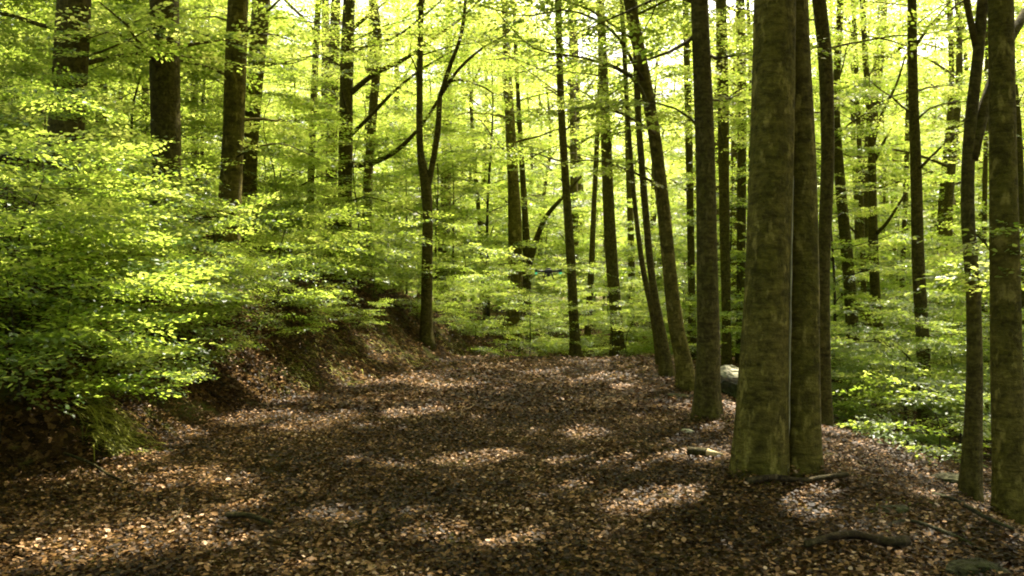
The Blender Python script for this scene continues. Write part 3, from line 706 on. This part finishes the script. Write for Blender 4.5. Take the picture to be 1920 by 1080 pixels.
# far wood: individual trees, 31 m and beyond
spots = []; tries = 0
while len(spots) < 165 and tries < 6000:
    tries += 1
    y = 34 + 62 * random.random() ** 1.2; x = random.uniform(-0.68, 0.68) * y
    if keepout(x, y, spots, 3.3): spots.append((x, y))
for _ in range(4000):
    if len(spots) > 190: break
    y = random.uniform(29, 62); x = random.uniform(0.26, 0.66) * y
    if keepout(x, y, spots, 3.0): spots.append((x, y))
for x, y in spots:
    k = random.randrange(5); px = 960 + x / y * F
    side = "left of the path on the far slope" if px < 700 else ("beyond the path crest in the bright centre" if px < 1280 else "in the far wood down the right slope")
    o = plant_at("beech_tree", FAR[k], x, y, "distant slender tree with sunlit yellow-green leaves, " + side, "tree", "distant trees " + side, s=random.uniform(.9, 1.2) * (1 + max(0, y - 40) / 110)); defer(o, "distant trees")
# understorey
und = [(x, y) for x, y in [
    (4.5, 27), (1.0, 31), (-0.8, 29), (-2.4, 27), (6.4, 25), (7.5, 20), (9.5, 22), (11.5, 20), (13, 24), (9, 26.5), (12, 31), (15.5, 33), (18, 30), (8, 33), (20, 34), (-8.6, 12.6), (-7.6, 17.2), 
    (12.5, 17), (8.0, 25), (20, 28), (17.5, 27), (22, 38), (14.5, 26), (4.8, 28), (-3.8, 21), (-5.6, 20), (-7.6, 19), (-9.6, 18), (-11.5, 21), (-6.6, 24), (-9, 25), (-12.5, 26),
    (-4.6, 27), (-2, 29), (2, 30), (11, 28), (15, 29), (17, 25), (-15, 28), (-10.2, 14.5), (-8.4, 15.8), (-6.9, 16.6),(14.2,20.5),(15.8,21.5)]]
tries = 0
while len(und) < 125 and tries < 5000:
    tries += 1
    y = random.uniform(28, 60); x = random.uniform(-0.66, 0.66) * y
    if keepout(x, y, und, 1.9): und.append((x, y))
for i, (x, y) in enumerate(und):
    px = 960 + x / y * F
    side = "on the left slope" if px < 760 else ("behind the path crest" if px < 1260 else "on the right slope")
    o = plant_at("beech_sapling", UND[random.randrange(4)], x, y, "young understorey beech with tiers of bright leaves " + side, "young tree", "understorey beeches " + side,
             s=random.uniform(.8, 1.15), names=("stem", "foliage")); defer(o, "young beeches")

for x, y, sc_u in [(7.2, 15.6, .6), (8.7, 16.6, .7), (6.3, 19, .7), (10.2, 18.6, .8), (5.6, 16.6, .5)]:
    o = plant_at("beech_sapling", UND[3], x, y, "young", "young tree", "understorey beeches on the right slope", s=sc_u, names=("stem", "foliage")); defer(o, "young beeches")
# saplings on the near left bank: (px, py of the foot, kind, scale)
bank = [(-30, 700, 1, 1), (60, 640, 1, .9), (140, 590, 1, .8), (40, 760, 1, .9), (110, 720, 3, 1), (215, 640, 3, 1.1), (300, 650, 3, .9),
        (330, 580, 3, .8), (390, 620, 3, .8), (420, 570, 3, .6), (520, 600, 3, .9), (610, 560, 3, 1.1),
        (650, 530, 3, 1.2), (700, 550, 3, 1), (520, 530, 3, 1.2), (30, 560, 1, 1), (170, 540, 3, 1.2), (320, 510, 3, .7),
        (740, 570, 3, 1), (780, 600, 3, .8), (835, 625, 3, .7), (0, 830, 3, 1), (-60, 600, 0, .9), (60, 480, 1, 1), (230, 500, 3, 1.1),
        (510, 480, 3, 1), (590, 490, 1, .9), (-10, 440, 0, .9), (265, 765, 3, .6), (355, 700, 3, .7), (560, 640, 3, .7), (660, 620, 3, .5), (500, 440, 3, 1.1), (570, 450, 1, 1), (250, 440, 3, 1)]
for i, (px, py, k, s) in enumerate(bank):
    p = hit(px, py)
    if py < 500 and p.y > 30: p = P(px, py, 14 + 0.01 * px)
    o = plant_at("beech_bush", NEAR[k], p.x, p.y, "low leafy beech bush overhanging the left bank of the path", "bush", "beech bushes on the left bank", s=s, names=("stem", "foliage")); defer(o, "bank bushes")
for px, py, k, s in [(1590, 790, 1, 1), (1640, 800, 0, .9), (1700, 830, 1, 1), (1760, 870, 3, 1.1), (1820, 780, 0, 1), (1900, 800, 1, 1), (1680, 730, 0, 1), (1780, 720, 2, 1)]:
    p = hit(px, py)
    o = plant_at("beech_bush", NEAR[k], p.x, p.y, "pale sunlit leafy bush on the slope right of the big twin beech", "bush", "sunlit bushes on the right slope", s=s, names=("stem", "foliage")); defer(o, "pale slope bushes")
for i in range(15):
    x, y = -2.6 + 8.4 * (i + random.random()) / 15 + .8, random.uniform(21.5, 27)
    o = plant_at("beech_bush", NEAR[random.randrange(3)], x, y, "leafy bush", "bush", "low bushes behind the path crest", s=random.uniform(.6, 1.1), names=("stem", "foliage")); defer(o, "crest bushes")
settle()

# trees beside and behind the viewer that shade the path
for i, (x, y) in enumerate([(-7.5, 4), (-9.5, 8.5), (6.5, 3), (9, 7), (13, 12), (16, 17), (3.5, -4), (-3.5, -5), (8, -3), (-8, -3), (0.5, -9), (20, 22), (-3, -14), (4, -15), (-12, -6), (12, -8)]):
    plant_at("beech_tree", SHADE[i % 2], x, y, ["tall beech standing left of the viewer, outside the picture", "tall beech standing right of the viewer, outside the picture", "tall beech standing behind the viewer, outside the picture"][2 if y < 0 else (0 if x < 0 else 1)], "tree", "beeches outside the view", s=1.05)

def far_wood():
    r = np.random.default_rng(77); spr = []
    for i in range(2500):
        an = r.uniform(-.62, .62); d = r.uniform(94, 135); x, y = d * math.sin(an), d * math.cos(an)
        z = H(x, y) + 30 * r.random() ** 1.1 + 2.5 * math.sin(an * 23)
        for k in range(3): spr.append((np.array([x, y, z]) + r.normal(0, 1.0, 3) * (1, 1, .6), r.uniform(0, 6.28), r.normal(0, .2), r.normal(0, .2), r.uniform(2.0, 3.4)))
    a = Acc(); place_sprays(a, spr, .5, False, 5, True, tb=.6)
    tag(link("far_wood", a.build("far_wood", LEAF)), "pale green mass of the far wood closing the view between the trunks", "woods", kind="stuff")
far_wood()

# ------------------------------------------------------------------ leaf litter, grass, wood, stones
PILES = [(TWB.x, TWB.y, .24), (TWB.x + .36, TWB.y + .13, .20)] + [(TR[k_][1].x, TR[k_][1].y, r_) for k_, r_ in (("straight", .18), ("curved", .16), ("right", .22))]
def litter(n, x0, x1, y0, y1, size, seed, fine, name):
    r = np.random.default_rng(seed)
    y = y0 + (y1 - y0) * r.random(n) ** 1.5; x = x0 + (x1 - x0) * r.random(n)
    m = np.abs(x) < 0.66 * y + 0.6; x, y = x[m], y[m]; n = len(x)
    z = height(x, y) + r.uniform(0.0, 0.03, n)
    for tx, ty, tr in PILES: z = z + .055 * np.exp(-((np.hypot(x - tx, y - ty) - tr) / .10) ** 2) * (.55 + .45 * np.sin(np.arctan2(y - ty, x - tx) * 3 + tx))
    a = r.uniform(0, 6.28, n); D = np.stack([np.cos(a), np.sin(a), r.normal(0, .3, n)], -1)
    Nn = np.stack([r.normal(0, .35, n), r.normal(0, .35, n), np.ones(n)], -1); Nn /= np.linalg.norm(Nn, axis=1)[:, None]
    acc = Acc(); leaves_mesh(acc, np.stack([x, y, z], -1), D, Nn, size * np.clip(r.lognormal(0, .28, n), .5, 1.6), np.clip(r.beta(1.5, 2.4, n) + 0.16 * wob(x * 1.3, y * 1.6) + 0.08 * wob(x * 4 + 1, y * 4.6), 0, 1), fine, .30, r.uniform(-.5, .9, n))
    o = link(name, acc.build(name, LITTER)); return tag(o, "brown dead beech leaves covering the path and banks", "leaf litter", kind="stuff")
litter(260000, -6.5, 6.5, 3.6, 14, .033, 1, True, "leaf_litter")
litter(130000, -9, 11, 11, 26, .055, 2, False, "leaf_litter")

def wood(name, pxs, r0, r1, label, cat, mat=DEAD, lift=0.0, tw=None):
    pts = [hit(a, b) + Vector((0, 0, lift + (c if c else 0))) for a, b, c in pxs]
    base = pts[0]; t = thing(name, base, label, cat)
    p, tt = resample(pts, .06); a = Acc()
    v, f = tube(p - np.array(base), r0 + (r1 - r0) * tt, 9, flare(int(r0 * 999), 0, 3, .12)); a.add(v, f)
    link("stick", a.build("stick", mat), t)
    for q in (tw or []):
        pp = [hit(a_, b_) + Vector((0, 0, lift + c_)) for a_, b_, c_ in q]; bough(pp, r1 * .8, .003, t, base, 5, mat, "twig")
    return t
wood("fallen_branch", [(1400, 912, 0), (1450, 910, .02), (1500, 912, .0), (1545, 910, .02), (1590, 908, .03)], .028, .018, "dark mossy fallen stick lying right in front of the twin beech's foot", "stick", lift=.04)
wood("fallen_branch", [(1510, 1040, 0), (1560, 1030, .02), (1610, 1028, .03), (1660, 1035, .02), (1700, 1030, .0)], .018, .032, "long pale fallen branch half buried in leaves at the lower right", "stick", lift=.045)
wood("fallen_branch", [(425, 978, 0), (465, 985, .02), (510, 1000, .02)], .022, .015, "short mossy stick on the path at the lower left", "stick", lift=.04)
wood("fallen_branch", [(120, 870, .05), (170, 882, .04), (205, 900, .02), (250, 915, 0)], .012, .010, "dark thin stick poking out from the foot of the left bank", "stick", lift=.02)
wood("twig", [(300, 1000, 0), (330, 985, .04), (345, 960, .08)], .006, .003, "pale dry twig in the sunny leaves at the lower left", "twig", lift=.02,
     tw=[[(325, 988, .04), (345, 992, .05), (360, 1005, .02)], [(335, 975, .06), (320, 962, .08)]])
wood("root", [(1640, 1000, 0), (1700, 985, .03), (1770, 1010, .04), (1850, 1040, .0)], .010, .016, "mossy root crossing the leaves at the lower right corner", "root", mat=MOSSROCK)
wood("fallen_branch", [(1740, 930, 0), (1790, 950, .03), (1850, 985, .03), (1900, 1010, .03)], .018, .012, "mossy branch on the verge below the two right-hand trunks", "stick", mat=MOSSROCK, lift=.02)

for k, (px, py, an, ln) in enumerate([(620, 960, .4, .30), (820, 930, 2.6, .22), (1010, 1010, .9, .35), (1180, 860, 2.2, .25), (700, 1050, 1.2, .28), (1380, 1000, .2, .40), (950, 790, .5, .3), (560, 880, 2.9, .25), (1240, 1060, 2.4, .3), (1560, 960, .7, .35)]):
    p = hit(px, py); q = [Vector((p.x + math.cos(an) * ln * u + .02 * math.sin(u * 9 + k), p.y + math.sin(an) * ln * u, 0)) for u in (0, .33, .66, 1)]
    for v_ in q: v_.z = H(v_.x, v_.y) + .03
    lr = "left" if px < 800 else ("middle" if px < 1200 else "right")
    nf = "near" if py > 980 else ("far" if py < 870 else "mid")
    t = thing("twig", p, ["thin dry twig lying in the leaves between the lower left sun patch and path centre", "small twig just left of the centre of the path's near half", "longest of the thin twigs at the bottom centre of the path",
        "short twig on the path left of the sawn log", "thin twig at the bottom edge left of the centre", "thin twig in the leaves in front of the twin beech", "small twig far up the middle of the path",
        "short twig on the left half of the path beyond the mossy stick", "short twig at the bottom edge right of the centre", "thin twig right of the dark stick below the twin beech"][k], "twig", "thin twigs scattered on the path")
    pp, tt = resample([v_ - p for v_ in q], .05); a = Acc(); v, f = tube(pp, .006 * (1 - .6 * tt), 5); a.add(v, f); link("stem", a.build("stem", DEAD), t)

# cut log with a hollow dark end
p0 = hit(1290, 856); p1 = hit(1362, 866)
t = thing("log", p0, "short sawn log with pale split wood beside the twin beech's foot", "log")
q0, q1 = Vector((0, 0, .045)), (p1 - p0) + Vector((0, .12, .03))
mid = q0.lerp(q1, .55); pp, tt = resample([q0, q0.lerp(mid, .5), mid], .04)
a = Acc(); v, f = tube(pp, np.full(len(pp), .045), 14, flare(2, 0, 3, .06)); a.add(v, f); link("bark", a.build("bark", DEAD), t)
pp, tt = resample([mid, mid.lerp(q1, .5), q1], .04)
a = Acc(); v, f = tube(pp, .043 * (1 - .75 * tt), 12, flare(3, 0, 4, .10)); a.add(v, f); link("split_wood", a.build("split_wood", CUTWOOD), t)

def stone(px, py, r, label, mat, sq=(1, 1, .7), D=None, seed=0, name="stone"):
    rr = np.random.default_rng(seed); p = hit(px, py) if D is None else P(px, py, D)
    n, m = 26, 16; th = np.linspace(0, 2 * math.pi, n, endpoint=False); ph = np.linspace(0.02, math.pi - .02, m)
    T, Ph = np.meshgrid(th, ph); d = np.stack([np.sin(Ph) * np.cos(T), np.sin(Ph) * np.sin(T), np.cos(Ph)], -1)
    k = rr.normal(0, 1, (14, 3)); k /= np.linalg.norm(k, axis=1)[:, None]; off = rr.uniform(.72, 1.0, 14)
    dd = d @ k.T; rad = np.min(np.where(dd > .2, off / np.maximum(dd, .2), 1.25), -1)
    rad = rad + .07 * np.sin(d[..., 0] * 9 + 3 * np.sin(d[..., 1] * 7 + seed)) * np.cos(d[..., 2] * 8 + seed) + rr.normal(0, .018, rad.shape)
    Vv = (d * rad[..., None] * r * np.array(sq)).reshape(-1, 3) + np.array([0, 0, r * sq[2] * .12])
    i = np.arange(m - 1)[:, None] * n; j = np.arange(n)[None]; kk = (j + 1) % n
    Fq = np.stack([i + j, i + n + j, i + n + kk, i + kk], -1).reshape(-1, 4)
    a = Acc(); a.add(Vv, Fq); o = link(name, a.build(name, mat, False)); o.location = p
    return tag(o, label, "rock")
pb_ = hit(1368, 735)
stone(1368, 742, .27, "large pale boulder beyond the gap between straight dark tree and twin beech, lower one", MOSSROCK, (1, 1, .7), seed=1, name="boulder")
o = stone(1368, 742, .22, "bright whitish boulder resting on the darker one left of the twin beech", ROCK, (1, 1, .7), seed=2, name="boulder"); o.location.z += .30; o.location.y += .05
stone(1675, 962, .10, "mossy flat stone in the leaves right of the twin beech's foot", MOSSROCK, (1.6, 1, .5), seed=3)
stone(1830, 1075, .12, "rounded mossy stone at the bottom right corner", MOSSROCK, (1.5, 1, .6), seed=4)
stone(1780, 905, .16, "mossy stone at the foot of the slim forked tree", MOSSROCK, (1.6, 1, .5), seed=5)
stone(1270, 745, .12, "low mossy stone left of the straight dark tree's foot", MOSSROCK, (1.5, 1, .5), seed=6)
stone(1285, 812, .05, "small pale stone on the path left of the straight dark tree", ROCK, (1.6, 1, .6), seed=7)

def blades(name, spots, n, ln, label, seed, downx=1.0):
    r = np.random.default_rng(seed); acc = Acc()
    for (px, py, rad) in spots:
        c = hit(px, py); k = n
        x = c.x + r.normal(0, rad, k); y = c.y + r.normal(0, rad, k); z = height(x, y)
        dx = downx + r.normal(0, .4, k); dy = r.normal(-.35, .4, k); L = ln * r.uniform(.5, 1.2, k); w_ = .007 + .006 * r.random(k)
        up = r.uniform(.15, .8, k)
        for j in range(k):
            d = np.array([dx[j], dy[j]]); d /= np.linalg.norm(d) + 1e-6; s = np.array([-d[1], d[0]]) * w_[j]
            P0 = np.array([x[j], y[j], z[j] - .01]); vs_ = []
            for q in (0, .33, .66, 1):
                h_ = up[j] * L[j] * (q - 1.3 * q * q); cpt = P0 + np.array([d[0] * L[j] * q * .8, d[1] * L[j] * q * .8, h_])
                ww = 1 - q * .85; vs_ += [cpt + np.array([s[0] * ww, s[1] * ww, 0]), cpt - np.array([s[0] * ww, s[1] * ww, 0])]
            acc.add(vs_, np.array([[0, 1, 3, 2], [2, 3, 5, 4], [4, 5, 7, 6]]), float(r.uniform(0, 1)))
    o = link(name, acc.build(name, GRASS)); return tag(o, label, "grass", kind="stuff")
blades("grass", [(150, 740, .12), (175, 770, .12), (200, 790, .12), (235, 820, .12), (190, 830, .12), (165, 800, .1), (220, 850, .1), (245, 845, .08), (130, 715, .15)], 80, .34,
       "yellow-green mossy grass hanging over the foot of the left bank", 4)
blades("grass", [(620, 690, .25), (700, 640, .3), (760, 660, .3), (800, 690, .3), (840, 650, .3), (560, 700, .2), (650, 650, .3)], 120, .22, "short grass and moss tufts on the bank near the path crest", 5)
blades("grass", [(1240, 745, .25), (1270, 770, .2), (1210, 765, .2), (1680, 940, .15), (1750, 1000, .15), (1650, 960, .12), (1440, 905, .06), (1350, 790, .12)], 90, .12, "short moss and grass tufts along the right verge", 6, .2)

# ------------------------------------------------------------------ the small drone hovering over the path
dp = P(1028, 509, 14.0)
t = thing("drone", dp, "small black drone with green lights hovering above the far end of the path", "drone")
def box_acc(a, c, s, bev=.25):
    x, y, z = s[0] / 2, s[1] / 2, s[2] / 2; b_ = min(s) * bev; Vv = []
    ring = [(-x + b_, -y), (x - b_, -y), (x, -y + b_), (x, y - b_), (x - b_, y), (-x + b_, y), (-x, y - b_), (-x, -y + b_)]
    for zz, k in ((-z, .85), (-z + b_, 1), (z - b_, 1), (z, .8)): Vv += [(c[0] + p_[0] * k, c[1] + p_[1] * k, c[2] + zz) for p_ in ring]
    Ff = [[i * 8 + j, i * 8 + (j + 1) % 8, (i + 1) * 8 + (j + 1) % 8, (i + 1) * 8 + j] for i in range(3) for j in range(8)]
    a.add(Vv, [np.array(Ff), np.array([[7, 6, 5, 4, 3, 2, 1, 0], [24, 25, 26, 27, 28, 29, 30, 31]])])
a = Acc(); box_acc(a, (0, 0, 0), (.13, .22, .07)); box_acc(a, (0, .01, .045), (.08, .14, .03)); link("body", a.build("body", BLACK), t)
for sx in (-1, 1):
    for sy in (-1, 1):
        e = (sx * .20, sy * .16, .01)
        a = Acc(); v, f = tube([(sx * .04, sy * .06, 0), (sx * .12, sy * .11, .005), e], [.017, .014, .013], 8); a.add(v, f)
        arm = link("arm", a.build("arm", BLACK), t)
        a = Acc(); v, f = tube([(e[0], e[1], -.015), (e[0], e[1], .035)], [.017, .015], 10); a.add(v, f); link("motor", a.build("motor", BLACK), arm)
        a = Acc(); an = random.uniform(0, 3.1)
        for q in (0, math.pi):
            c_, s_ = math.cos(an + q), math.sin(an + q); Vv = []
            for u, wd in ((.01, .008), (.05, .013), (.11, .007)):
                for sg, dz in ((-1, .003), (1, -.003)): Vv.append((e[0] + c_ * u - s_ * wd * sg, e[1] + s_ * u + c_ * wd * sg, .04 + dz))
            a.add(Vv, np.array([[0, 1, 3, 2], [2, 3, 5, 4]]))
        link("propeller", a.build("propeller", BLACK), arm)
        a = Acc(); v, f = tube([(e[0], e[1] - .012, -.045), (e[0], e[1] - .012, -.016)], [.014, .017], 8); a.add(v, f); link("light", a.build("light", GREENL), arm)
for sx in (-1, 1):
    a = Acc()
    for sy in (-1, 1):
        v, f = tube([(sx * .05, sy * .05, -.02), (sx * .085, sy * .06, -.13)], [.007, .006], 6); a.add(v, f)
    v, f = tube([(sx * .085, -.11, -.13), (sx * .085, .11, -.13)], [.007, .007], 6); a.add(v, f)
    link("landing_skid", a.build("landing_skid", BLACK), t)
a = Acc(); box_acc(a, (0, -.10, -.055), (.05, .045, .05)); cm = link("camera_pod", a.build("camera_pod", BLACK), t)
a = Acc(); v, f = tube([(0, -.12, -.055), (0, -.135, -.055)], [.016, .016], 12); a.add(v, f); link("lens", a.build("lens", GLASSL), cm)
